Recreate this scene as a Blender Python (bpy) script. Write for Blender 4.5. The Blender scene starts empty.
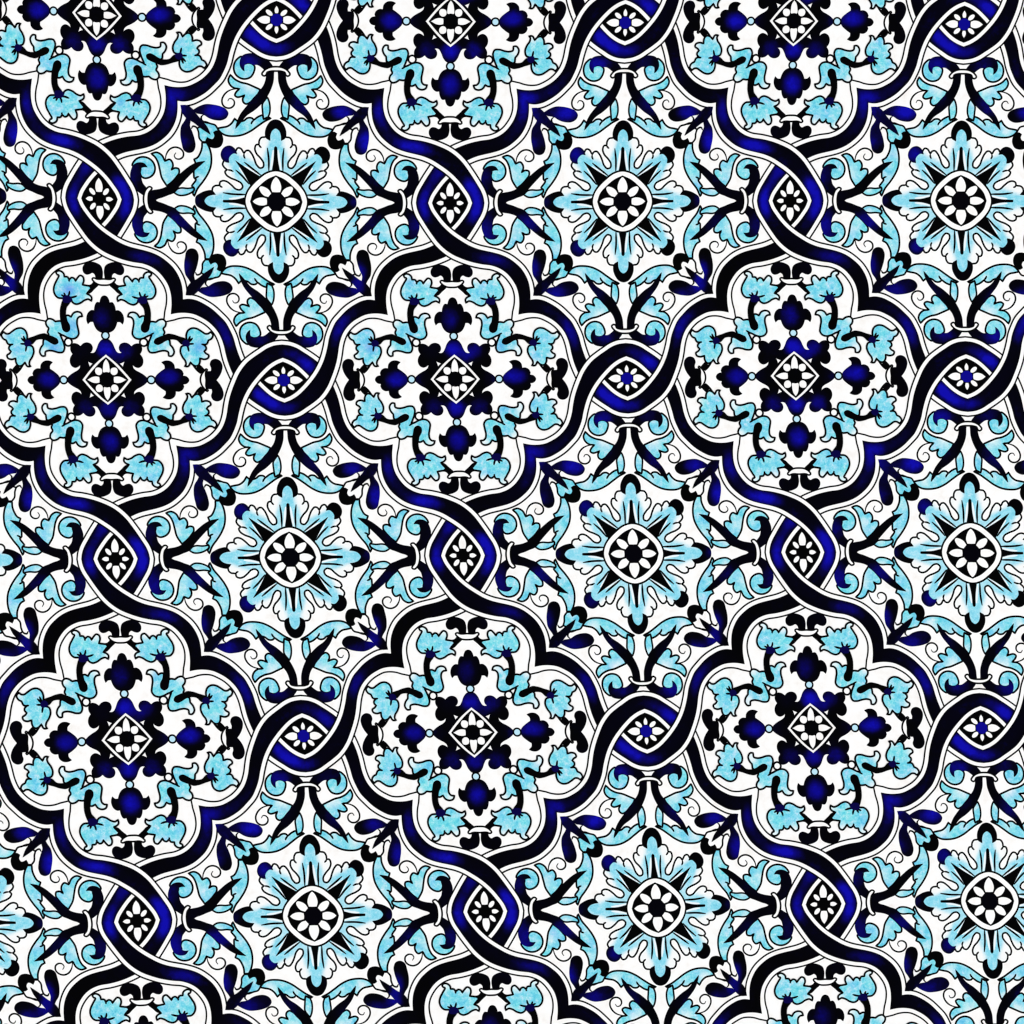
import bpy, math, random
import numpy as np
from mathutils import Vector, geometry

# ------------------------------------------------------------------ setting up
scene = bpy.context.scene
PXM = 0.001                # one design unit = 1 mm
STEP = 0.00002             # thickness of one layer of pigment
CU, CV = 348.0, 355.0      # nominal repeat of the pattern
HU, HV = CU / 2, CV / 2

# ------------------------------------------------- the drawn (hand-laid) lattice
# centre of every motif: lattice coordinates (in repeats) -> place on the panel
ANCH = [
 (0,0,106.6,379.8),(1,0,455.2,379.1),(2,0,794.9,375.8),(0,1,127,738.8),(1,1,472.8,732.4),(2,1,811.5,727.9),
 (0,-1,96.4,14.5),(1,-1,450.7,21.5),(2,-1,793.9,20.9),
 (.5,-.5,276.4,201.7),(1.5,-.5,622.5,201.5),(2.5,-.5,960.8,200.7),(.5,.5,290.4,557.5),(1.5,.5,633.5,553.7),
 (2.5,.5,971.5,553),(.5,1.5,313.3,916),(1.5,1.5,657,908.1),(2.5,1.5,989.5,901),
 (0,-.5,99.4,199),(1,-.5,450.1,203.1),(2,-.5,790,200.8),(0,.5,115.5,559),(1,.5,463,555.5),(2,.5,802.8,552.2),
 (0,1.5,137.1,920.8),(1,1.5,485.2,911.5),(2,1.5,823.7,904.2),
 (.5,0,283.8,380.2),(1.5,0,627,378.4),(2.5,0,966.8,376.5),(.5,1,303.6,736),(1.5,1,646.1,731.2),(2.5,1,981.7,728),
 (.5,-1,276.6,19.9),(1.5,-1,625.3,22.7),(2.5,-1,964.2,24.3),
(44.43/CU,-1,142.0,17.3),(-44.43/CU,-1,53.6,11.0),
]
A_UV = np.array([(a[0]*CU, a[1]*CV) for a in ANCH]); A_PX = np.array([(a[2], a[3]) for a in ANCH])

def tps_k(r2):
    return np.where(r2 > 1e-9, r2*np.log(np.maximum(r2, 1e-9)), 0.0)

class Warp:
    def __init__(s, src, dst, lam=0.0):
        s.src = src; n = len(src)
        d = ((src[:, None]-src[None])**2).sum(-1)
        K = tps_k(d/1e4) + lam*np.eye(n); P = np.hstack([np.ones((n, 1)), src/100])
        L = np.zeros((n+3, n+3)); L[:n, :n] = K; L[:n, n:] = P; L[n:, :n] = P.T
        s.w = np.linalg.solve(L, np.vstack([dst, np.zeros((3, 2))]))
    def __call__(s, p):
        p = np.asarray(p, float).reshape(-1, 2)
        d = ((p[:, None]-s.src[None])**2).sum(-1)
        return tps_k(d/1e4) @ s.w[:-3] + np.hstack([np.ones((len(p), 1)), p/100]) @ s.w[-3:]

FWD = Warp(A_UV, A_PX, 0.02)
BACK = Warp(A_PX, A_UV, 0.02)
# irregularities of the hand drawing: (crop x, crop y, drawn-by-lattice x, y, really at x, y), 5.12 per design unit
FIX = [(0,824,295,983,305,985),(0,824,455,498,451,509),(0,824,210,497,217,506),(0,824,248,15,254,27),(0,824,175,790,183,786),
 (350,824,714,880,724,871),(350,824,298,938,300,931),
 (600,824,685,425,666,416),(600,824,765,888,746,869),(600,824,695,165,681,169),(600,824,560,110,546,109),(600,824,912,413,904,413),(600,824,170,765,166,752),(600,824,485,765,488,749),
 (200,824,130,965,135,947),(824,824,432,875,425,852),(824,824,210,910,196,887),(824,824,460,400,469,398),(824,824,865,803,862,790),
 (0,600,85,715,84,732),(0,600,418,712,418,725),(0,600,243,908,240,922),(0,600,222,520,227,528),(0,600,10,725,5,739),(0,600,880,708,880,712),(0,600,625,285,625,276)]
def to_uv(px):
    px = np.asarray(px, float); uv = BACK(px)
    for _ in range(12):
        uv = uv - (FWD(uv)-px)*0.95
    return uv
FIX4 = [(0,230,246,597,254,600),(0,230,203,230,217,232),(0,230,78,247,94,257),(0,230,178,350,191,354),(0,230,277,748,285,748),(0,230,235,960,243,962),(0,230,50,60,58,65)]
FIX = FIX+[(f[0], f[1])+tuple(v*1.28 for v in f[2:]) for f in FIX4]
_a = to_uv([(f[0]+f[2]/5.12, f[1]+f[3]/5.12) for f in FIX]); _b = np.array([(f[0]+f[4]/5.12, f[1]+f[5]/5.12) for f in FIX])
A_UV = np.vstack([A_UV, _a]); A_PX = np.vstack([A_PX, _b])
FWD = Warp(A_UV, A_PX, 0.03); BACK = Warp(A_PX, A_UV, 0.03)

M0 = np.array([CU, 0.0]); S0 = np.array([1.5*CU, -.5*CV]); V0 = np.array([CU, -.5*CV]); H0 = np.array([1.5*CU, 0.0])

# ---------------------------------------------------------------- curve helpers
def loc(pts, org):
    """measured points -> local lattice coordinates, keeping the corner flags"""
    uv = to_uv([(p[0], p[1]) for p in pts]) - org
    return [(a[0], a[1], (p[2] if len(p) > 2 else 0)) for a, p in zip(uv, pts)]

def crop(ox, oy):
    return lambda *pts: [(ox+p[0]/12.8, oy+p[1]/12.8, (p[2] if len(p) > 2 else 0)) for p in pts]
cA, cA2, cA3 = crop(446, 190), crop(510, 190), crop(560, 190)
cB, cC, cC3 = crop(446, 250), crop(510, 250), crop(560, 250)
cP, cD, cE = crop(446, 310), crop(510, 310), crop(560, 310)

def spline(pts, closed=True, step=1.3):
    """Catmull-Rom through the points; flagged points stay sharp corners"""
    n = len(pts); P = [np.array(p[:2]) for p in pts]; C = [p[2] for p in pts]
    out = []
    for i in range(n if closed else n-1):
        j = (i+1) % n
        p1, p2 = P[i], P[j]
        L = np.linalg.norm(p2-p1)
        if L < 1e-6: continue
        p0 = P[i-1] if (closed or i > 0) else None
        p3 = P[(j+1) % n] if (closed or j < n-1) else None
        if C[i] or p0 is None: p0 = p1-(p2-p1)*0.6
        if C[j] or p3 is None: p3 = p2+(p2-p1)*0.6
        def tang(a, b, c):
            d1, d2 = np.linalg.norm(b-a)+1e-9, np.linalg.norm(c-b)+1e-9
            return ((b-a)/d1*d2 + (c-b)/d2*d1)/(d1+d2)
        t1 = tang(p0, p1, p2)*L; t2 = tang(p1, p2, p3)*L
        k = max(1, int(math.ceil(L/step)))
        for q in range(k):
            t = q/k
            out.append((2*t**3-3*t*t+1)*p1+(t**3-2*t*t+t)*t1+(-2*t**3+3*t*t)*p2+(t**3-t*t)*t2)
    if not closed: out.append(P[-1])
    return np.array(out)

def mir(pts, mu, mv):
    return [(p[0]*mu, p[1]*mv, p[2]) for p in pts]

def fill(poly, grid=0.0):
    """triangulate a closed outline, with inner points every `grid` for the pigment"""
    vs = [Vector((float(a), float(b))) for a, b in poly]; n = len(vs)
    if grid:
        lo, hi = poly.min(0), poly.max(0)
        x, y = poly[:, 0], poly[:, 1]; x2, y2 = np.roll(x, -1), np.roll(y, -1)
        for gy in np.arange(lo[1]+grid*.37, hi[1], grid):
            for gx in np.arange(lo[0]+grid*.41, hi[0], grid):
                c = ((y > gy) != (y2 > gy)) & (gx < (x2-x)*(gy-y)/(y2-y+1e-12)+x)
                if c.sum() % 2 and np.min((x-gx)**2+(y-gy)**2) > 0.5:
                    vs.append(Vector((float(gx), float(gy))))
    r = geometry.delaunay_2d_cdt(vs, [], [list(range(n))], 1, 1e-4)
    V = np.array([(v.x, v.y) for v in r[0]]); F = []
    for f in r[2]:
        a, b, c = V[f[0]], V[f[1]], V[f[2]]
        ar = (b[0]-a[0])*(c[1]-a[1])-(b[1]-a[1])*(c[0]-a[0])
        if abs(ar) < 1e-7: continue
        F.append(tuple(f) if ar > 0 else (f[0], f[2], f[1]))
    return V, F

def stroke(line, w, closed, taper=False):
    n = len(line); V = []; F = []
    for i in range(n):
        if closed: a, b = line[i-1], line[(i+1) % n]
        else: a, b = line[max(i-1, 0)], line[min(i+1, n-1)]
        t = (b-a); t = t/(np.linalg.norm(t)+1e-9); nn = np.array((-t[1], t[0]))
        h = w/2
        if taper: h *= 0.45+0.55*min(1, 4*min(i, n-1-i)/(n-1))
        V += [line[i]+nn*h, line[i]-nn*h]
    for i in range(n if closed else n-1):
        j = (i+1) % n
        F.append((2*i, 2*i+1, 2*j+1, 2*j))
    return np.array(V), F

GROW = {'ink': .22, 'navy': .22, 'deep': .15, 'white': -.30, 'cream': .1, 'stem': .5}
def grow(P, d):
    if not d: return P
    x, y = P[:, 0], P[:, 1]
    ccw = 1 if (x*np.roll(y, -1)-np.roll(x, -1)*y).sum() > 0 else -1
    t = np.roll(P, -1, 0)-np.roll(P, 1, 0); t = t/(np.linalg.norm(t, axis=1)[:, None]+1e-9)
    return P+np.stack([t[:, 1], -t[:, 0]], 1)*ccw*d

# ------------------------------------------------------------- pattern book
# every entry: (motif group, part, sub-part or None, copy kind, [(material, layer, verts, faces)...])
BOOK = []
INK = 1.95
def shape(org, group, sub, kind, pts, mat, layer, ink=0.0, grid=0.0, closed=True, width=1.75):
    o = {'M': M0, 'S': S0, 'V': V0, 'H': H0}[org]
    L = pts if org == 'raw' else loc(pts, o)
    put(org, group, sub, kind, L, mat, layer, ink, grid, closed, width)

def put(org, group, sub, kind, L, mat, layer, ink=0.0, grid=0.0, closed=True, width=1.75):
    if kind == 'hu':
        L = [(0.0, L[0][1], L[0][2])]+L[1:-1]+[(0.0, L[-1][1], L[-1][2])]
        L = L+[p for p in reversed(mir(L, -1, 1))][1:-1]
    elif kind == 'hv':
        L = [(L[0][0], 0.0, L[0][2])]+L[1:-1]+[(L[-1][0], 0.0, L[-1][2])]
        L = L+[p for p in reversed(mir(L, 1, -1))][1:-1]
    elif kind == 'c':
        s_on_u = abs(L[0][0]) < abs(L[0][1])          # start lies on the axis u=0
        a = (0.0, L[0][1], L[0][2]) if s_on_u else (L[0][0], 0.0, L[0][2])
        b = (L[-1][0], 0.0, L[-1][2]) if s_on_u else (0.0, L[-1][1], L[-1][2])
        L = [a]+L[1:-1]+[b]
        me = (1, -1) if s_on_u else (-1, 1); ms = (-me[0], -me[1])
        q2 = [p for p in reversed(mir(L, *me))]; q3 = mir(L, -1, -1); q4 = [p for p in reversed(mir(L, *ms))]
        L = L[:-1]+q2[:-1]+q3[:-1]+q4[:-1]
    sp = spline(L, closed)
    items = []
    if mat in ('line', 'slit'):
        items.append(('ink' if mat == 'line' else 'pale', layer)+stroke(sp, width, closed, taper=not closed))
    else:
        sp = grow(sp, GROW.get(mat, 0.0))
        items.append((mat, layer)+fill(sp, grid))
        if ink:
            items.append(('ink', layer+1)+stroke(sp, ink, True))
    BOOK.append((org, group, sub, kind, items))

def disc(org, group, sub, kind, c, r, mat, layer, ink=0.0, grid=0.0):
    L = [(c[0]+r*math.cos(a), c[1]+r*math.sin(a), 0) for a in np.linspace(0, 2*math.pi, 14, endpoint=False)]
    put(org, group, sub, kind, L, mat, layer, ink, grid)

def uvp(px, org):
    o = {'M': M0, 'S': S0, 'V': V0, 'H': H0}[org]
    return to_uv([px])[0]-o

# ---- medallion: centre ornament
shape('M', 'medallion', None, 'c', cP((105,372),(150,388),(190,432),(222,500),(252,543),(280,553),(308,547,1),(287,528),(273,485),(290,442),(340,421),(392,433),(430,466,1),(470,438),(530,433),(562,475),(562,520),(540,562,1),(570,605),(580,660),(562,708),(520,732),(480,722),(447,698,1),(456,735),(487,765),(540,793),(600,832),(642,882)), 'navy', 4, grid=2.6)
shape('M', 'medallion', None, 'q', cP((283,682,1),(346,655,1),(326,722,1)), 'white', 6)
# ---- diamond with an eight-petalled flower
shape('M', 'medallion', 'diamond_flower', 'c', cP((113,566,1),(182,624),(260,690),(350,785),(437,885,1)), 'white', 7)
shape('M', 'medallion', 'diamond_flower', 'c', cP((113,603,1),(180,660),(245,722),(325,805),(395,885,1)), 'ink', 8)
shape('M', 'medallion', 'diamond_flower', 'hu', cP((115,622,1),(138,660),(156,725),(150,795),(146,796,1),(116,790)), 'white', 9)
shape('M', 'medallion', 'diamond_flower', 'hv', cP((206,882),(208,848,1),(240,840),(300,846),(345,868),(372,884,1)), 'white', 9)
shape('M', 'medallion', 'diamond_flower', 'q', cP((168,800),(172,745),(205,728),(245,735),(262,765),(255,805),(222,828),(195,826)), 'white', 9)
disc('M', 'medallion', 'diamond_flower', 'c0', (0, 0), 6.3, 'navy', 9, grid=2.5)
# ---- buds on the four arms, each hanging from a bead
shape('M', 'medallion', 'bud', 'hu', cP((78,-160),(112,-150),(136,-116),(149,-74,1),(185,-77),(212,-40),(228,24,1),(262,22),(302,48),(330,105),(332,150),(318,194,1),(285,166),(248,165,1),(228,225),(205,262),(165,290),(100,303)), 'navy', 4, grid=2.6)
shape('M', 'medallion', 'bud', 'hv', cP((722,880),(740,835),(790,785),(850,742,1),(848,705),(808,661,1),(850,643),(920,648),(962,685),(975,740,1))+cD((200,738),(245,765),(262,800,1),(256,828,1),(300,838),(332,872)), 'navy', 4, grid=2.6)
for c, k in (((105, 334), 'vt'), ((680, 880), 'hz')):
    p = uvp((446+c[0]/12.8, 310+c[1]/12.8), 'M')
    p = (0, p[1]) if k == 'vt' else (p[0], 0)
    kk = 'hu0' if k == 'vt' else 'hv0'
    disc('M', 'medallion', 'bud', kk, p, 4.4, 'ink', 6)
    disc('M', 'medallion', 'bud', kk, p, 2.9, 'bead', 7)
# ---- curled double leaf on each diagonal, with its white bead
shape('M', 'medallion', 'curled_leaf', 'q', cP((384,100,1),(400,58),(450,42),(500,60),(532,106,1),(570,86),(610,90,1),(640,170),(680,155),(740,160,1),(780,132),(832,126),(864,160),(855,212),(832,240),(848,290),(835,318,1),(870,350),(912,390,1),(918,442,1),(950,480),(966,540),(932,584),(900,580,1),(892,530),(850,516),(790,522),(720,541),(665,536),(640,490),(645,440),(668,370),(690,318,1),(650,330),(590,360),(530,374),(475,358),(446,320),(450,250),(460,180),(448,125),(420,102)), 'cyan', 24, ink=INK, grid=2.5)
shape('M', 'medallion', 'curled_leaf', 'q', cP((660,328),(690,310),(716,294)), 'line', 26, closed=False, width=1.9)
disc('M', 'medallion', 'curled_leaf', 'q', uvp((446+586/12.8, 310+414/12.8), 'M'), 4.5, 'ink', 22)
disc('M', 'medallion', 'curled_leaf', 'q', uvp((446+586/12.8, 310+414/12.8), 'M'), 3.1, 'white', 23)
# ---- tulips: stem, flower, veins
st1 = cB((540,688),(590,760),(603,830),(600,900))+cP((598,80),(588,150),(556,220),(562,268),(600,290),(638,272),(660,200),(671,100),(664,0))+cB((655,735),(612,655))
shape('M', 'medallion', 'tulip_stem', 'q', st1, 'stem', 27)
st2 = cD((302,378),(210,340),(130,315),(60,311))+cP((860,320),(780,350),(728,382),(720,418),(760,440),(810,422),(860,391),(930,370))+cD((180,378),(250,432))
shape('M', 'medallion', 'tulip_stem', 'q', st2, 'stem', 27)
t1 = cB((520,650),(505,690),(460,716),(400,702),(340,666),(290,655),(256,678,1),(250,632),(278,602),(312,590,1),(248,520,1),(265,495),(300,487),(358,478,1),(336,420),(346,376),(380,362),(410,386),(446,432,1),(460,400),(490,388),(528,416,1),(545,382),(588,378,1),(592,340),(622,311),(660,304),(690,325),(676,352,1),(660,355),(690,420),(725,480),(740,540),(725,600),(690,635),(632,642))
shape('M', 'medallion', 'tulip', 'q', t1, 'cyan', 28, ink=INK, grid=2.5)
for a in (((580,640),(545,600),(532,552)),((560,636),(500,632),(436,614)),((580,640),(596,605),(610,574)),((590,640),(620,615),(648,600)),((526,440),(530,425),(528,412))):
    shape('M', 'medallion', 'tulip', 'q', cB(*a), 'line', 30, closed=False, width=2.1)
shape('M', 'medallion', 'tulip', 'q', cB((508,650),(540,615),(590,610),(630,640),(622,690),(570,700),(525,690)), 'deep', 31)
t2 = cD((292,440),(242,462),(226,520),(250,590),(290,650),(295,690),(278,710,1),(320,710),(350,657,1),(380,690),(425,705),(440,700),(466,655),(466,606,1),(520,620),(568,602),(576,570),(540,545),(520,520,1),(545,490),(541,462),(512,437,1),(550,428),(574,380,1),(610,360),(630,310),(600,275,1),(575,296),(540,300),(490,270),(430,236),(370,231),(322,260),(300,320),(303,380))
shape('M', 'medallion', 'tulip', 'q', t2, 'cyan', 28, ink=INK, grid=2.5)
for a in (((315,425),(350,428),(395,426)),((318,415),(345,390),(380,352)),((312,405),(335,365),(350,328)),((312,440),(322,480),(332,525)),((485,430),(520,436),(548,437))):
    shape('M', 'medallion', 'tulip', 'q', cD(*a), 'line', 30, closed=False, width=2.1)
shape('M', 'medallion', 'tulip', 'q', cD((300,378),(335,400),(345,430),(325,462),(290,458),(250,435),(262,395)), 'deep', 31)
# ---- bows between the tulips
bowT = cB((150,482,1),(205,428,1),(240,468),(335,482,1),(262,520),(322,592,1),(262,578),(210,532))
shape('M', 'medallion', 'bow', 'q!v', bowT, 'ink', 5)
shape('M', 'medallion', 'bow', 'hu', cB((72,403),(170,403),(205,391),(224,401),(200,440),(150,470),(72,478)), 'cream', 6, ink=1.8)
shape('M', 'medallion', 'bow', 'q!v', cB((92,402,1),(83,300),(100,240),(160,202),(230,190),(300,212),(338,265),(330,325),(300,347),(255,342),(215,325),(186,350),(180,402,1)), 'navy', 5, grid=3)
bowR = cD((352,662,1),(430,722),(456,685),(478,700),(522,747,1),(470,802,1),(430,770),(390,722))
shape('M', 'medallion', 'bow', 'q!h', bowR, 'ink', 5)
shape('M', 'medallion', 'bow', 'hv', cD((472,872),(488,810),(520,766),(548,742),(556,752),(541,772),(540,872)), 'cream', 6, ink=1.8)
shape('M', 'medallion', 'bow', 'hv', cD((540,872),(543,772,1),(602,768,1),(606,735),(590,682),(610,632),(660,615),(712,637),(740,690),(735,760),(710,820),(668,872,1)), 'navy', 5, grid=3)

# ---- star flower
def starpig(p):
    x, y = p; r = math.hypot(x, y); a = math.atan2(y, x); k = round(a/(math.pi/4))
    d = abs(r*math.sin(a-k*math.pi/4))
    g = lambda e0, e1, t: (lambda q: q*q*(3-2*q))(min(1, max(0, (t-e0)/(e1-e0))))
    w = 3.2+max(0, 58-r)*.45
    return max(0.0, 1-g(w, w+6.5, d))*(0.72+0.28*g(38, 52, r))
star = cA3((-100,152),(-80,205),(-25,238),(8,262,1),(12,290),(20,325),(50,350),(90,354),(106,358,1),(112,395),(150,413),(190,405),(250,360),(310,305),(355,298),(390,335),(375,378),(320,415),(240,450),(190,490),(178,530),(205,550,1),(170,580),(150,620),(165,660,1),(230,740),(322,792,1),(330,812),(348,826),(382,815),(405,778),(418,755,1),(440,788),(470,795),(510,755),(540,690),(570,610),(610,572),(648,585),(655,630),(620,695),(570,755),(552,820),(570,865),(603,868,1),(608,915),(635,955),(680,962,1),(705,990),(750,1050),(802,1085))
shape('S', 'star_flower', None, 'c', star, 'petal', 2, ink=1.85, grid=2.6)
for a in (((106,358),(118,340),(142,330)),((205,550),(245,545),(282,528)),((418,755),(415,725),(430,690)),((603,868),(612,848),(634,826))):
    shape('S', 'star_flower', None, 'q', cA3(*a), 'line', 4, closed=False, width=1.8)
for a in (((142,262),(250,245),(440,238)),((705,828),(718,700),(716,530)),((470,368),(390,470),(308,550)),((622,478),(520,560),(416,648))):
    shape('S', 'star_flower', None, 'q', cA3(*a), 'line', 4, closed=False, width=2.0)
for a in (((428,98),(320,122),(215,130)),((742,548),(764,690),(778,800)),((470,400),(425,478),(350,580)),((588,482),(520,530),(410,600))):
    shape('S', 'star_flower', None, 'q', cA3(*(a if a[0][0] != 428 else ((432,218),(320,192),(215,183)))), 'slit', 4, closed=False, width=2.3)
shape('S', 'star_flower', None, 'hv', cA3((140,156),(145,168,1),(310,176),(430,206,1),(440,156)), 'ink', 5)
shape('S', 'star_flower', None, 'hu', cA3((800,845),(790,828,1),(782,700),(755,530,1),(800,520)), 'ink', 5)
shape('S', 'star_flower', None, 'q', cA3((490,345,1),(400,520),(308,668,1),(480,545),(612,462,1)), 'ink', 5)
shape('S', 'star_flower', 'petal_tip', 'hv', cA2((437,165),(450,215),(500,252),(580,285),(648,290),(694,238,1),(640,232),(580,205),(550,168)), 'navy', 7, grid=3)
shape('S', 'star_flower', 'petal_tip', 'hu', cC3((814,412),(760,395),(710,335),(682,245),(690,185),(742,148,1),(745,215),(770,275),(806,302)), 'navy', 7, grid=3)
shape('S', 'star_flower', 'petal_tip', 'q', cA3((232,640,1),(190,648),(150,680),(132,740),(150,800),(190,840),(250,852),(305,815),(332,750,1),(290,758),(255,735),(228,690)), 'navy', 7, grid=3)
shape('S', 'star_flower', 'flower_centre', 'c', cA3((402,156),(428,262),(492,362),(584,452),(686,522),(800,550)), 'ink', 7)
shape('S', 'star_flower', 'flower_centre', 'c', cA3((418,156),(444,258),(506,350),(596,437),(693,506),(800,533)), 'white', 8)
shape('S', 'star_flower', 'flower_centre', 'c', cA3((478,156,1),(516,256),(602,352),(697,429),(800,478,1)), 'ink', 9)
shape('S', 'star_flower', 'flower_centre', 'hu', cA3((800,263),(750,266,1),(734,320),(745,385),(775,440),(798,462)), 'white', 10)
shape('S', 'star_flower', 'flower_centre', 'hv', cA3((688,156),(684,188,1),(640,202),(570,196),(530,176),(505,158,1)), 'white', 10)
shape('S', 'star_flower', 'flower_centre', 'q', cA3((702,203,1),(650,220),(605,270),(592,325),(605,341),(660,335),(712,300),(742,250,1)), 'white', 10)
disc('S', 'star_flower', 'flower_centre', 'c0', (0, 0), 8.4, 'deepink', 11)

# ---- the eyes where the ribbons cross
def flower(org, big, small, discm):
    # big petals along one axis, small along the other, both given in 1/12.8 mm
    def P(pts, sw):
        L = [((p[1], p[0]) if sw else (p[0], p[1]))+((p[2] if len(p) > 2 else 0),) for p in pts]
        return [(a/12.8, b/12.8, c) for a, b, c in L]
    sw = org == 'V'
    ax = 'hu' if sw else 'hv'; bx = 'hv' if sw else 'hu'
    put(org, 'crossing_eye', 'blossom', ax, P(big, sw), 'white', 8)
    put(org, 'crossing_eye', 'blossom', bx, P(small, not sw), 'white', 8)
    L = []
    for a in np.linspace(0, 2*math.pi, 12, endpoint=False):
        x, y = 54*math.cos(a), 31*math.sin(a)
        t = math.radians(40); q = (92+x*math.cos(t)-y*math.sin(t), 88+x*math.sin(t)+y*math.cos(t))
        L.append(q)
    put(org, 'crossing_eye', 'blossom', 'q', P(L, sw), 'white', 8)
    disc(org, 'crossing_eye', 'blossom', 'c0', (0, 0), 5.9, discm, 9)
flower('V', [(84,0),(88,38,1),(140,50),(200,42),(245,18),(265,0,1)], [(83,0),(86,22,1),(120,32),(155,22),(180,0,1)], 'ink')
flower('H', [(80,0),(84,36,1),(130,52),(185,44),(228,18),(247,0,1)], [(79,0),(82,20,1),(115,28),(150,20),(178,0,1)], 'blue')
px = lambda *p: [q if len(q) > 2 else q+(0,) for q in p]
shape('V', 'crossing_eye', None, 'c', px((428,203.2,1),(430.7,209.9),(435.8,217.7),(441.3,224.7),(447.5,231.2),(451.5,234.5,1)), 'ink', 6)
shape('H', 'crossing_eye', None, 'c', px((598.5,378.4,1),(601.5,381.8),(607.3,388),(613.6,393.5),(620.6,397.8),(627.6,400.5,1)), 'ink', 6)

# ---- leaf sprays beside the vertical crossings
shape('V', 'leaf_spray', None, 'hv', cA((612,170),(622,235),(655,305),(695,332),(722,315),(712,295),(685,262),(672,215),(668,170)), 'cream', 9, ink=1.8)
shape('V', 'leaf_spray', 'scroll', 'q', cA((488,595),(530,665),(610,702),(690,690),(750,640),(772,560),(748,490),(690,447),(630,440),(600,458),(582,510),(592,560)), 'cyan', 4, ink=INK)
shape('V', 'leaf_spray', 'scroll', 'q', cA((614,222,1),(535,278,1),(512,312),(480,390),(458,460),(473,540),(508,605),(570,632),(640,622),(678,575,1),(640,578),(600,565),(583,530),(588,480),(596,430),(610,375),(640,335),(662,308,1)), 'navy', 6, grid=3)
shape('V', 'leaf_spray', 'stem', 'q', cA((672,164,1),(764,164,1),(780,176),(850,200),(920,228),(1000,262))+cA2((220,310),(320,420),(420,520),(520,610),(545,632),(578,660,1),(525,652),(480,644),(400,605),(300,530),(200,440),(130,370),(60,322),(0,303))+cA((740,290),(700,280,1)), 'navy', 8, grid=3)
shape('V', 'leaf_spray', 'long_leaf', 'q', cA2((428,218,1),(470,310),(540,400),(600,490),(640,580),(655,680),(650,760),(628,840),(602,890,1),(546,890,1),(543,830),(520,760),(480,700),(440,680,1),(455,640),(432,530),(432,450,1),(450,440),(400,345,1),(430,318),(412,250)), 'cyan', 4, ink=INK)
shape('V', 'leaf_spray', 'long_leaf', 'q', cA2((494,466),(462,454),(434,430)), 'line', 6, closed=False, width=1.9)
shape('V', 'leaf_spray', 'long_leaf', 'q', cA2((176,262,1),(230,230),(300,228),(370,250),(432,290,1),(425,325,1),(350,315),(270,320),(230,312)), 'cyan', 3, ink=1.8)
shape('V', 'leaf_spray', 'side_leaf', 'q', cA((910,345,1),(850,450),(830,550),(810,640),(780,700),(732,745,1),(800,762),(860,730),(898,655,1),(960,676),(990,640),(995,590),(972,545,1),(1020,570),(1064,560),(1069,510),(1035,460),(970,390)), 'cyan', 3, ink=INK)
shape('V', 'leaf_spray', 'tendril', 'q', cA2((82,650),(100,740),(150,808),(210,830),(270,815),(310,770),(305,712),(260,682),(215,690),(197,722),(220,762)), 'line', 3, closed=False, width=1.75)
# ---- leaf sprays above and below the horizontal crossings
shape('H', 'leaf_spray', None, 'hu', cE((830,247),(760,243),(722,228),(712,200),(690,186),(663,205),(690,250),(745,285),(830,298)), 'cream', 9, ink=1.8)
shape('H', 'leaf_spray', 'scroll', 'q', cE((420,425),(345,370),(320,290),(340,207),(395,160),(450,148),(520,170),(562,230),(572,310),(540,338),(490,345),(440,330)), 'cyan', 4, ink=INK)
shape('H', 'leaf_spray', 'scroll', 'q', cE((800,298,1),(788,320),(742,380,1),(680,412),(590,457),(500,462),(440,442),(402,385),(398,310),(425,262),(449,243,1),(447,290),(458,328),(500,347),(560,325),(610,322),(660,290),(690,262,1),(740,290)), 'navy', 6, grid=3)
shape('H', 'leaf_spray', 'stem', 'q', cC3((320,296,1),(352,330),(400,388),(460,460),(560,530),(640,602),(705,680),(762,780),(797,880),(810,1000),(812,1012,1),(715,1012,1),(708,920),(680,840),(620,760),(520,640),(450,560),(388,480),(346,395),(330,345)), 'navy', 8, grid=3)
shape('H', 'leaf_spray', 'long_leaf', 'q', cC3((98,300,1),(150,240),(200,215),(300,205),(400,220),(500,265),(600,335),(680,390),(757,428,1),(725,440),(668,414,1),(657,470,1),(600,445),(550,407,1),(525,430),(470,430),(430,400),(345,395),(315,425,1),(280,370),(220,325),(160,313)), 'cyan', 4, ink=INK)
shape('H', 'leaf_spray', 'long_leaf', 'q', cC3((512,352),(528,384),(552,408)), 'line', 6, closed=False, width=1.9)
shape('H', 'leaf_spray', 'long_leaf', 'q', cC3((668,415,1),(720,432,1),(745,500),(750,570),(740,640),(720,692,1),(690,655),(660,610),(658,520)), 'cyan', 3, ink=1.8)
shape('H', 'leaf_spray', 'side_leaf', 'q', cC3((276,968,1),(250,900),(265,850),(310,807),(385,795,1),(340,750),(325,712),(350,692),(400,698),(445,716,1),(420,670),(425,630),(460,605),(500,620),(560,680),(620,750),(635,785,1),(560,820),(480,855),(400,875),(330,912)), 'cyan', 3, ink=INK)
shape('H', 'leaf_spray', 'tendril', 'q', cC3((370,793),(300,787),(240,762),(190,712),(165,650),(177,590),(220,557),(270,557),(310,590),(315,638),(290,668),(255,670),(236,640)), 'line', 3, closed=False, width=1.75)
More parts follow.
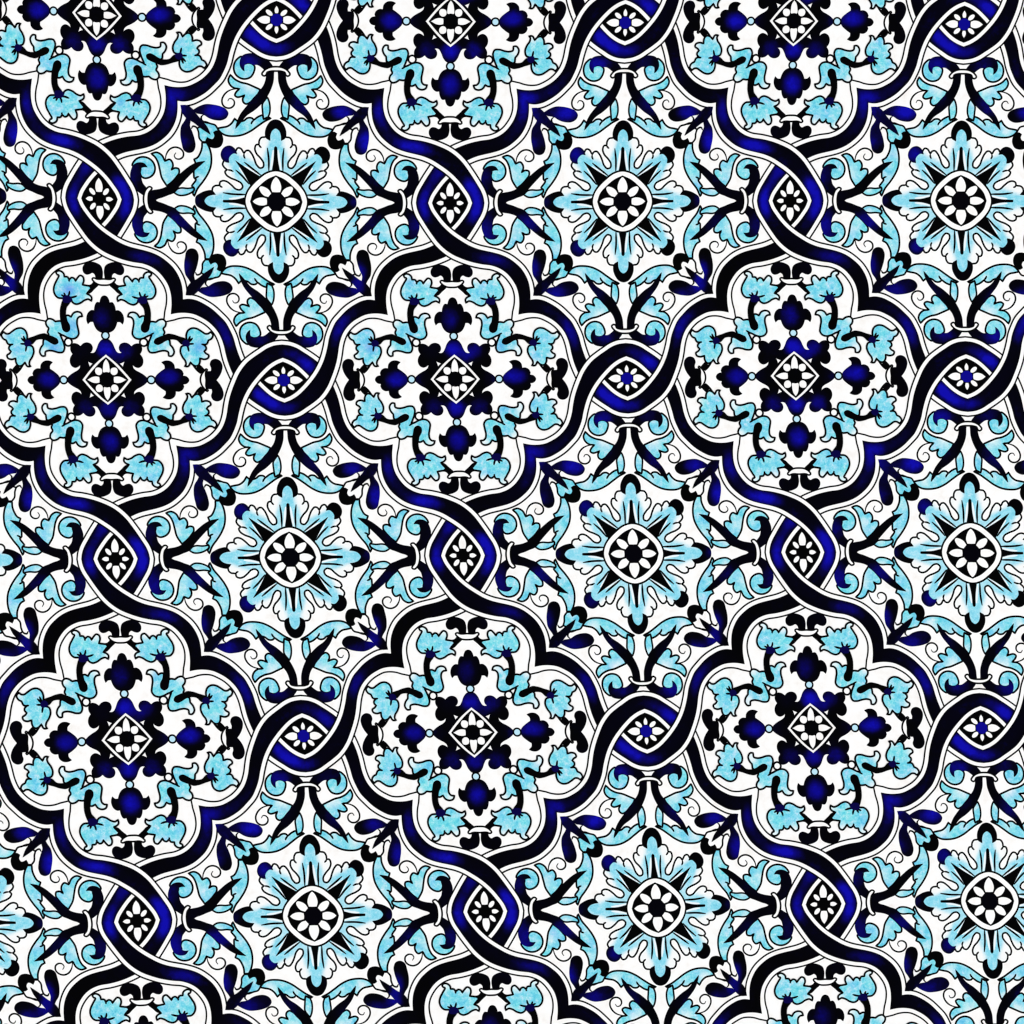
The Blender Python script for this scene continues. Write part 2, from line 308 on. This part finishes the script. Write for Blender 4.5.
# ---- sprigs in the corners of the star fields
shape('M', 'corner_sprig', None, 'q', cC((298,584,1),(318,490),(370,420),(440,380),(540,300),(654,222,1),(612,320),(550,400),(500,460),(440,540),(385,580)), 'navy', 26, grid=3)
shape('M', 'corner_sprig', 'club_leaf', 'q', cC((375,-5),(430,10),(460,70),(455,155),(428,255),(402,335),(412,388,1),(370,442,1),(345,395),(300,325),(285,240),(297,110),(325,20)), 'navy', 10, grid=3)
shape('M', 'corner_sprig', 'club_leaf', 'q', cC((495,485,1),(580,468),(640,430),(720,405),(800,405),(858,440),(878,490),(850,540),(780,575),(690,595),(600,598),(520,570),(450,528,1)), 'navy', 10, grid=3)
shape('M', 'corner_sprig', 'hooked_bud', 'q', cC((548,132,1),(515,175),(508,250),(498,300),(560,330),(575,378),(660,358),(715,340),(738,305,1),(752,270),(750,190),(690,120),(605,130,1)), 'cyan', 5, ink=1.8)
shape('M', 'corner_sprig', 'hooked_bud', 'q', cC((612,190,1),(588,135),(625,80),(700,55),(770,75),(803,140),(800,205),(770,250),(730,274),(688,252,1),(702,205),(675,165),(640,172)), 'ink', 7)
shape('M', 'corner_sprig', 'hooked_bud', 'q', cC((420,292),(440,325),(478,315),(506,268)), 'line', 7, closed=False, width=1.8)
shape('M', 'corner_sprig', 'hooked_bud', 'q', cC((660,358),(590,376),(552,400),(546,440),(580,474)), 'line', 7, closed=False, width=1.8)

# ---- interlaced ribbon loop round every star
R_STAR1 = px((428,203.2),(430.7,209.9),(435.8,217.7),(441.3,224.7),(447.5,231),(453,235.5),(460.5,240.6),(469.4,245.8),(478.8,249.4),(485.5,251),(492.9,252.6),(500.7,254.8),(508.5,258.3),(515,262.9),(521,268.6),(525.7,275.8),(528.6,283),(530.1,292),(530.3,300))
R_MED1 = px((416.1,203.2),(417,208.3),(419.4,214.6),(423.3,221.2),(428,228.6),(433.4,236.4),(437.3,241.6),(444.4,248.7),(452.2,254.2),(461.6,258.5),(470.9,261.7),(481,264),(492.9,265.8),(500.7,268.9),(507,273.4),(512.4,279.7),(516.3,286.3),(518.7,294.5),(519.4,303.5),(518.6,314.4))
R_STAR2 = px((530.3,300),(536,299.3),(542.8,300.4),(550.6,303.9),(558.4,308.9),(565.5,315.4),(571.2,321.5),(575.4,329),(578.8,337),(581,345.2),(583.2,352.2),(586.2,359.8),(592.8,371.3),(601,381.5),(607.3,388),(613.6,393.5),(620.6,397.8),(627.6,400.6))
R_MED2 = px((518.6,314.4),(525.6,313.1),(533.4,312.9),(541.3,314.2),(547.5,316.9),(553.8,320.6),(559.8,325.9),(564.5,331.9),(567.6,338.3),(569.8,345.2),(571.3,352.2),(573.3,360),(576.1,367.8),(579.5,375.5),(585.3,386.5),(593.6,396.4),(600.5,401.6),(607.3,406),(613.6,409.9),(620.6,412.5),(627,413.4))

def resample(line, n):
    d = np.concatenate([[0], np.cumsum(np.linalg.norm(np.diff(line, axis=0), axis=1))])
    t = np.linspace(0, d[-1], n)
    return np.stack([np.interp(t, d, line[:, 0]), np.interp(t, d, line[:, 1])], 1)

def edge(p1, p2):
    a = loc(p1, S0); b = loc(p2, S0)
    a[0] = (a[0][0], 0.0, 0); b[-1] = (0.0, b[-1][1], 0)
    A = resample(spline(a, False), 90); B = resample(spline(b, False), 96)
    return np.vstack([A, B[1:]]), 89

def offset(E, k, d, side, sw=None):
    """parallel curve at distance d; side=+1 towards the star. k = index of the cusp"""
    n = len(E); O = np.zeros_like(E); d0 = d
    far = np.linalg.norm(E-E[k], axis=1)
    def nrm(a, b):
        t = b-a; t = t/np.linalg.norm(t); return np.array((t[1], -t[0]))*side
    for i in range(n):
        d = d0+(2.0*max(0, 1-far[i]/22)**1.5 if side != SIDE and d0 > 3 else 0)
        if i == 0:
            q = nrm(E[0], E[1]); O[i] = E[0]+np.array((d/q[0], 0.0)) if abs(q[0]) > .3 else E[0]+q*d
        elif i == n-1:
            q = nrm(E[-2], E[-1]); O[i] = E[-1]+np.array((0.0, d/q[1]))
        else:
            a = nrm(E[i-1], E[i]); b = nrm(E[i], E[i+1])
            m = a+b; m = m/np.linalg.norm(m); O[i] = E[i]+m*(d/max(.45, m@a))
    cr = O[k].copy(); d = d0
    for i in range(n):
        if i != k and abs(i-k) < 30:
            o = E[k+1:] if i < k else E[:k]
            if np.min(np.linalg.norm(o-O[i], axis=1)) < d-0.06: O[i] = cr
    return O

ES, KC = edge(R_STAR1, R_STAR2); EM, _ = edge(R_MED1, R_MED2)
# which way is the star: flip so that +1 always points to the local origin
_t = ES[40]-ES[39]; _q = np.array((_t[1], -_t[0])); SIDE = 1 if _q @ (-ES[40]) > 0 else -1
def weave():
    n = len(ES); f = np.zeros(n)
    ss = lambda a, b, x: (lambda q: q*q*(3-2*q))(min(1, max(0, (x-a)/(b-a))))
    for i in range(n):
        if i <= KC:
            t = i/KC; f[i] = ss(0, .10, t)*(1-ss(.62, 1, t))
        else:
            t = (i-KC)/(n-1-KC); f[i] = -ss(0, .3, t)*(1-ss(.90, 1, t))
    return f
WV = weave()*6.0
RIB = [('ink', 13, offset(ES, KC, 5.3, SIDE), offset(EM, KC, 5.3, -SIDE)),
       ('white', 14, offset(ES, KC, 3.7, SIDE), offset(EM, KC, 3.72, -SIDE, 2.0)),
       ('ribbon', 15, offset(ES, KC, .22, SIDE), offset(EM, KC, .22, -SIDE))]

# ------------------------------------------------------------- pigment of the blue
BLOBS = []
def bl(o, x, y, r, s, ry=None):
    BLOBS.append(((o[0]*CU+x) % CU, (o[1]*CV+y) % CV, r, ry or r, s))
V_, H_, M_ = (0, -.5), (.5, 0), (0, 0)
for b in ((-13.5,-31,8,.6),(-26,3,6,.85,12),(-20,-16,7,.25),(20.5,-14,7,.85,8),(26.5,-2,7,.8,12),(25,11,7,.5,9)): bl(V_, *b)
for b in ((24.5,-15,8,.8,7),(13,-23,12,.3,8),(-23.6,13,7,1),(-14,20,8,.95,7),(-1,28,12,.5,6)): bl(H_, *b)
for b in ((0,-30,8,1.05,7),(21,-29,7,.5),(12,-22,6,.45),(0,29,8,.85,7),(-42-18,0,9,.85,7),(61,-3,10,.9,6.5),(-3,-61,8,.5,10),(0,62,8,.85,9),(23,28,8,.45),(-23,28,8,.45),(-24,-29,7,.12),(41,0,8,.25),(-40,0,8,.2),
          (118,-45,11,.6,14),(43,-121,14,.3,8),(-34,126,13,.6,8),(76,80,9,.3,12),(-69,88,8,.45,10),(-42,122,12,.5,7),(-117,-52,9,.45,14),(77,75,9,.3),
          (82,-112,6,.6,10),(105,-87,9,.4,6),(117,89,9,.85,6),(-108,89,9,.75,6),(-85,118,6,.75,9),(82,120,6,.25),(-93,-108,6,.7,9),(-97,-92,7,.6),(-114,-84,9,.35,6)): bl(M_, *b)
for b in ((78,21,13,.55,9),(36,26,8,.45,12),(-36,26,8,.3,10),(34,-26,8,.3),(-72,-24,12,.2),(-78,24,12,.3)): bl(V_, *b)
for b in ((-47,-47,7,.65),(-45,46,7,.6),(-79,0,6,.3),(79,0,6,.35)): bl((.5, -.5), *b)
for b in ((-22,-42,9,.4,6),(30,-41,9,.5,6),(-27,41,9,.6,6),(20,40,8,.2),(30,-78,10,.25),(28,80,12,.4),(-24,76,10,.2),(-30,-85,10,.2)): bl(H_, *b)
for b in ((75,90,34,.30),(-62,100,30,.28),(-115,-60,24,.24),(112,-78,28,.24),(45,-124,22,.26),(118,60,22,.18),(-120,50,20,.16)): bl(M_, *b)
for o_ in (V_, H_): bl(o_, 0, 0, 42, .20)
BL = np.array(BLOBS)
def tone(P):
    """how blue (0 = nearly black, 1 = ultramarine) the glaze was brushed at lattice points P"""
    P = np.asarray(P)
    du = (P[:, None, 0]-BL[None, :, 0]+CU/2) % CU-CU/2
    dv = (P[:, None, 1]-BL[None, :, 1]+CV/2) % CV-CV/2
    g = np.exp(-((du/BL[None, :, 2])**2+(dv/BL[None, :, 3])**2)**1.35*0.62)*BL[None, :, 4]
    i = np.floor(P[:, 0]/CU+.5); j = np.floor(P[:, 1]/CV+.5)
    vary = 0.85+0.3*np.abs(np.sin(i*12.9+j*78.2+np.arange(len(P))*0))
    return np.minimum(1.1, g.sum(1)*vary)

# ------------------------------------------------------------------ materials
def mat(name, build):
    m = bpy.data.materials.new(name); m.use_nodes = True
    nt = m.node_tree; b = nt.nodes['Principled BSDF']
    b.inputs['Roughness'].default_value = 0.75
    b.inputs['Specular IOR Level'].default_value = 0.02
    build(nt, b); return m
def noise(nt, scale, detail=3.0, rough=.6):
    g = nt.nodes.new('ShaderNodeNewGeometry')
    t = nt.nodes.new('ShaderNodeTexNoise'); t.inputs['Scale'].default_value = scale
    t.inputs['Detail'].default_value = detail; t.inputs['Roughness'].default_value = rough
    nt.links.new(g.outputs['Position'], t.inputs['Vector']); return t.outputs['Fac']
def ramp(nt, fac, stops):
    r = nt.nodes.new('ShaderNodeValToRGB'); e = r.color_ramp.elements
    while len(e) < len(stops): e.new(.5)
    for el, (p, c) in zip(e, stops): el.position = p; el.color = (*c, 1)
    nt.links.new(fac, r.inputs[0]); return r.outputs[0]
def attr(nt):
    a = nt.nodes.new('ShaderNodeAttribute'); a.attribute_name = 'pigment'; return a.outputs['Fac']
def mixc(nt, fac, a, b, mode='MIX'):
    m = nt.nodes.new('ShaderNodeMix'); m.data_type = 'RGBA'; m.blend_type = mode
    for s, v in ((m.inputs[0], fac), (m.inputs[6], a), (m.inputs[7], b)):
        if hasattr(v, 'is_linked'): nt.links.new(v, s)
        elif isinstance(v, tuple): s.default_value = (*v, 1)
        else: s.default_value = v
    return m.outputs[2]
def mth(nt, op, a, b):
    m = nt.nodes.new('ShaderNodeMath'); m.operation = op
    for s, v in zip(m.inputs, (a, b)):
        if hasattr(v, 'is_linked'): nt.links.new(v, s)
        else: s.default_value = v
    return m.outputs[0]

def b_white(nt, b):
    c = ramp(nt, noise(nt, 90, 4), [(.25, (.80,.77,.74)), (.45, (.86,.85,.84)), (.6, (.87,.87,.87)), (.8, (.84,.85,.86))])
    nt.links.new(c, b.inputs['Base Color'])
def b_ink(nt, b):
    c = ramp(nt, noise(nt, 60, 3), [(.3, (.0003,.0003,.0003)), (.6, (.0004,.0004,.0007)), (.8, (.001,.0006,.002))])
    nt.links.new(c, b.inputs['Base Color'])
def b_navy(nt, b):
    n = mth(nt, 'ADD', mth(nt, 'MULTIPLY', noise(nt, 45, 3), .6), mth(nt, 'MULTIPLY', noise(nt, 210, 3, .7), .4))
    f = mth(nt, 'MULTIPLY', attr(nt), mth(nt, 'ADD', mth(nt, 'MULTIPLY', n, 1.5), .25))
    f = mth(nt, 'ADD', f, mth(nt, 'MULTIPLY', mth(nt, 'MAXIMUM', mth(nt, 'SUBTRACT', n, .5), 0.0), .5))
    c = ramp(nt, f, [(0, (.0003,.0003,.0007)), (.17, (.0006,.0004,.005)), (.34, (.0014,.0008,.032)), (.58, (.0022,.0012,.125)), (.82, (.003,.002,.235)), (1, (.004,.003,.35))])
    nt.links.new(c, b.inputs['Base Color'])
def b_cyan(nt, b):
    n = ramp(nt, noise(nt, 160, 5, .7), [(.28, (.09,.47,.65)), (.42, (.15,.62,.75)), (.52, (.25,.70,.79)), (.62, (.44,.74,.83)), (.75, (.62,.80,.87))])
    g = ramp(nt, noise(nt, 55, 2), [(.32, (.80,1.0,.94)), (.46, (.97,.97,.97)), (.6, (.92,.91,1.0)), (.72, (.70,.76,1.0))])
    n = mixc(nt, .55, n, ramp(nt, noise(nt, 620, 3, .75), [(.3, (.35,.72,.80)), (.5, (.80,.90,.92)), (.68, (1.6,1.06,1.02))]), 'MULTIPLY')
    c = mixc(nt, .8, n, g, 'MULTIPLY'); c = mixc(nt, mth(nt, 'MINIMUM', attr(nt), 1.0), (.84,.86,.86), c)
    c = mixc(nt, mth(nt, 'MAXIMUM', mth(nt, 'SUBTRACT', attr(nt), 1.0), 0.0), c, (.09,.26,.72)); nt.links.new(c, b.inputs['Base Color'])
def b_petal(nt, b):
    n = ramp(nt, noise(nt, 150, 5, .7), [(.3, (.15,.54,.70)), (.5, (.26,.66,.79)), (.7, (.48,.74,.84))])
    n = mixc(nt, .5, n, ramp(nt, noise(nt, 620, 3, .75), [(.3, (.35,.72,.80)), (.5, (.80,.90,.92)), (.68, (1.6,1.06,1.02))]), 'MULTIPLY')
    f = mth(nt, 'MINIMUM', mth(nt, 'MULTIPLY', attr(nt), 1.1), 1.0)
    c = mixc(nt, f, (.82,.84,.84), n); nt.links.new(c, b.inputs['Base Color'])
def flat(col):
    return lambda nt, b: setattr(b.inputs['Base Color'], 'default_value', (*col, 1))
MATS = {'white': mat('white_glaze', b_white), 'ink': mat('black_ink', b_ink), 'navy': mat('navy_glaze', b_navy), 'ribbon': None,
        'cyan': mat('turquoise_wash', b_cyan), 'petal': mat('pale_turquoise_wash', b_petal), 'pale': mat('pale_lilac_wash', flat((.74,.82,.87))), 'cream': None, 'stem': None, 'deep': mat('indigo_ink', flat((.002,.001,.045))),
        'deepink': mat('blue_black_ink', flat((.0005,.0004,.002))), 'blue': mat('ultramarine_dot', flat((.003,.002,.22))), 'bead': mat('pale_blue_bead', flat((.45,.70,.82)))}
MATS['ribbon'] = MATS['navy']; MATS['cream'] = MATS['white']; MATS['stem'] = MATS['ink']

# ------------------------------------------------------------------ building meshes
def world(P, layer):
    p = FWD(P); z = np.asarray(layer, float)*np.ones(len(p))*STEP
    return np.stack([(p[:, 0]-512)*PXM, -z, (1324-p[:, 1])*PXM], 1), p

class Piece:
    def __init__(s): s.v = []; s.f = []; s.m = []; s.pig = []; s.mats = []; s.n = 0; s.inside = False
    def add(s, matk, uv, faces, layer, flip, pig):
        w, p = world(uv, layer)
        s.inside |= bool(np.any((p[:, 0] > -2) & (p[:, 0] < 1026) & (p[:, 1] > -2) & (p[:, 1] < 1026)))
        m = MATS[matk]
        if m not in s.mats: s.mats.append(m)
        k = s.mats.index(m); n = s.n
        for f in faces:
            s.f.append(tuple(n+i for i in (f if flip else reversed(f)))); s.m.append(k)
        s.v.append(w); s.pig.append(pig); s.n += len(w)
    def merge(s, o):
        for m in o.mats:
            if m not in s.mats: s.mats.append(m)
        s.f += [tuple(s.n+i for i in f) for f in o.f]; s.m += [s.mats.index(o.mats[k]) for k in o.m]
        s.v += o.v; s.pig += o.pig; s.n += o.n
    def build(s, name, parent):
        me = bpy.data.meshes.new(name); me.from_pydata(np.vstack(s.v).tolist(), [], s.f)
        for m in s.mats: me.materials.append(m)
        me.polygons.foreach_set('material_index', s.m)
        a = me.attributes.new('pigment', 'FLOAT', 'POINT'); a.data.foreach_set('value', np.concatenate(s.pig).astype(np.float32))
        me.update()
        o = bpy.data.objects.new(name, me); scene.collection.objects.link(o); o.parent = parent
        return o

def pigment(matk, uv_local, uv_abs):
    if matk in ('navy', 'ribbon'): return tone(uv_abs)
    if matk == 'petal': return np.array([starpig(p) for p in uv_local])
    if matk == 'cyan':
        q = np.stack([np.abs(uv_local[:, 0]), -np.abs(uv_local[:, 1])], 1)
        p = FWD(uv_abs)          # a few blooms spilt into single flowers, deeper blue
        st = (np.exp(-((p[:, None]-STAIN[None, :, :2])**2).sum(-1)/STAIN[None, :, 2]**2)*STAIN[None, :, 3]).max(1)
        return 1-.85*np.exp(-((q[:, None]-TIPS[None])**2).sum(-1)/20.0).max(1)+st
    return np.ones(len(uv_abs))

TIPS = np.array([uvp(p[:2], 'M') for p in cB((262,660),(655,330),(385,385))+cD((612,295),(300,692),(562,580))+cP((398,84),(430,72),(930,550),(915,505),(830,150))])
STAIN = np.array([(69,290,6.5,.85),(74,325,6,.5),(54,347,7,.6),(200,347,7,.6),(371,347,7,.65),(500,347,6,.45),(30,28,6,.4),(31,106,5,.4),(120,103,4,.4),(44,345,6,.4),(66,465,6,.3),(684,895,7,.2)])
def copies(kind):
    if kind == 'q' or kind.startswith('q!'): return [(1,1),(-1,1),(1,-1),(-1,-1)]
    if kind in ('hu', 'hu0'): return [(1,1),(1,-1)]
    if kind in ('hv', 'hv0'): return [(1,1),(-1,1)]
    return [(1,1)]

PARTS = {}     # (part name, identity) -> {sub identity: Piece}
def collect(org, i, j):
    O = np.array([i*CU, j*CV])
    for (og, part, sub, kind, items) in BOOK:
        if og != org: continue
        for (su, sv) in copies(kind):
            if part == 'leaf_spray':
                pid = (org, i, j, su if org == 'V' else sv); sid = (su, sv)
            elif part == 'corner_sprig':
                pid = (org, i, j, su, sv); sid = 0
            else:
                pid = (org, i, j)
                sid = (su, sv)
                if sub == 'bow':
                    if kind == 'q!v' or kind == 'hu': sid = ('v', sv)
                    elif kind == 'q!h' or kind == 'hv': sid = ('h', su)
                if sub == 'bud': sid = ('v', sv) if kind in ('hu', 'hu0') else ('h', su)
                if sub in ('tulip', 'tulip_stem', 'petal_tip', 'blossom', 'diamond_flower', 'flower_centre'): sid = (su, sv)
                if sub in ('blossom', 'diamond_flower', 'flower_centre'): sid = 0
                if sub == 'petal_tip': sid = (su, sv, kind)
            if sub in ('tulip', 'tulip_stem', 'club_leaf', 'tulip'): sid = (sid, items[0][2][0][0] if False else TAG[id(items)])
            if sub is None: sid = None
            d = PARTS.setdefault((part, pid), {})
            pc = d.setdefault((sub, sid) if sub else (None, None), Piece())
            for (mk, layer, Vv, F) in items:
                l = Vv*np.array((su, sv)); a = l+O
                if sub == 'hooked_bud' and mk == 'cyan' and su < 0: mk = 'white'
                pc.add(mk, a, F, layer, su*sv > 0, pigment(mk, l, a))
# tulips and clubs come in pairs per quadrant: tell the two of a pair apart by where they lie
TAG = {}
for (og, part, sub, kind, items) in BOOK:
    c = items[0][2].mean(0)
    TAG[id(items)] = int(abs(c[0]) > abs(c[1]))

def ribbon(i, j):
    O = np.array([i*CU, j*CV])
    d = PARTS.setdefault(('ribbon_loop', ('S', i, j)), {})
    for (su, sv) in ((1,1),(-1,1),(-1,-1),(1,-1)):
        s = su*sv
        for mk, layer, a, b in RIB:
            key = (None, None) if mk == 'ribbon' else ('edging', 0)
            pc = d.setdefault(key, Piece())
            n = len(a); cols = 7 if mk == 'ribbon' else 2
            P = np.concatenate([a+(b-a)*t for t in np.linspace(0, 1, cols)])*np.array((su, sv))
            F = [(c*n+k, c*n+k+1, (c+1)*n+k+1, (c+1)*n+k) for c in range(cols-1) for k in range(n-1)]
            # no degenerate quads where a parallel curve was trimmed at the cusp
            FF = []
            for f in F:
                g = []
                for q in f:
                    if not any(np.allclose(P[q], P[r], atol=1e-7) for r in g): g.append(q)
                if len(g) > 2: FF.append(tuple(g))
            pg = pigment(mk, P, P+O)
            if mk == 'ribbon': pg = pg*np.repeat(1-.75*np.abs(np.linspace(-1, 1, cols))**2.2, n)   # the brush leaves the rims darker
            pc.add(mk, P+O, FF, layer+np.tile(WV*s, cols), s < 0, pg)

COLS, ROWS = range(-1, 4), range(-1, 3)
for j in (-1, 0, 1, 2):
    for i in (-1, 0, 1, 2, 3): collect('M', i, j)
    for i in (-.5, .5, 1.5, 2.5, 3.5): collect('H', i, j)
for j in (-1.5, -.5, .5, 1.5, 2.5):
    for i in (-1, 0, 1, 2, 3): collect('V', i, j)
    for i in (-.5, .5, 1.5, 2.5, 3.5): collect('S', i, j); ribbon(i, j)

# ------------------------------------------------------------------ the panel
panel = bpy.data.objects.new('patterned_panel', None); scene.collection.objects.link(panel)
panel['label'] = 'flat white panel covered edge to edge in interlaced navy, black and turquoise floral tile pattern'
panel['category'] = 'patterned panel'
x0, x1, z0, z1 = -.512-.62, .512+.62, 0.0, 1.324+.66
me = bpy.data.meshes.new('white_ground'); t = .015
vs = [(x, y, z) for y in (0, t) for z in (z0, z1) for x in (x0, x1)]
me.from_pydata(vs, [], [(0,1,3,2),(5,4,6,7),(4,0,2,6),(1,5,7,3),(2,3,7,6),(4,5,1,0)])
me.materials.append(MATS['white'])
g = bpy.data.objects.new('white_ground', me); scene.collection.objects.link(g); g.parent = panel

outer = Piece(); counts = {}
for (part, pid), subs in PARTS.items():
    if not any(p.inside for p in subs.values()):
        for p in subs.values(): outer.merge(p)
        continue
    root = subs[(None, None)].build(part, panel)
    if part == 'crossing_eye':
        root['label'] = 'small black eye with a white blossom and blue centre' if pid[0] == 'H' else 'small upright black eye with a white blossom and black centre'
    for (sub, sid), p in subs.items():
        if sub: p.build(sub, root); counts[sub] = counts.get(sub, 0)+1
    counts[part] = counts.get(part, 0)+1
o = outer.build('outer_pattern', panel); o['kind'] = 'stuff'
print(counts)

# ------------------------------------------------------------------ lamps: four big soft boxes, even copy-stand light
ctr = Vector((0, 0, .812))
for k, (dx, dz) in enumerate(((-2.6, 1.9), (2.6, 1.9), (-2.6, -1.9), (2.6, -1.9))):
    L = bpy.data.lights.new('softbox', 'AREA'); L.shape = 'SQUARE'; L.size = 2.0; L.energy = 82.0
    lo = bpy.data.objects.new('softbox', L); scene.collection.objects.link(lo)
    lo.location = ctr+Vector((dx, -3.4, dz)); lo.rotation_euler = (ctr-lo.location).to_track_quat('-Z', 'Y').to_euler()
w = bpy.data.worlds.new('World'); scene.world = w; w.use_nodes = True
w.node_tree.nodes['Background'].inputs[0].default_value = (1, 1, 1, 1); w.node_tree.nodes['Background'].inputs[1].default_value = 0.12

# ------------------------------------------------------------------ camera
cam = bpy.data.cameras.new('camera'); co = bpy.data.objects.new('camera', cam); scene.collection.objects.link(co)
D = 2.4; co.location = (0, -D, .812); co.rotation_euler = (math.pi/2, 0, 0)
cam.sensor_width = 36; cam.lens = 36*D/1.024; cam.clip_end = 50; cam.clip_start = .05
scene.camera = co
vs_ = scene.view_settings; vs_.view_transform = 'Standard'; vs_.look = 'None'; vs_.exposure = 0; vs_.gamma = 1; vs_.use_curve_mapping = False
scene.render.resolution_x = scene.render.resolution_y = 1024
scene.cycles.pixel_filter_type = 'BLACKMAN_HARRIS'; scene.cycles.filter_width = 1.35
scene.cycles.max_bounces = 3
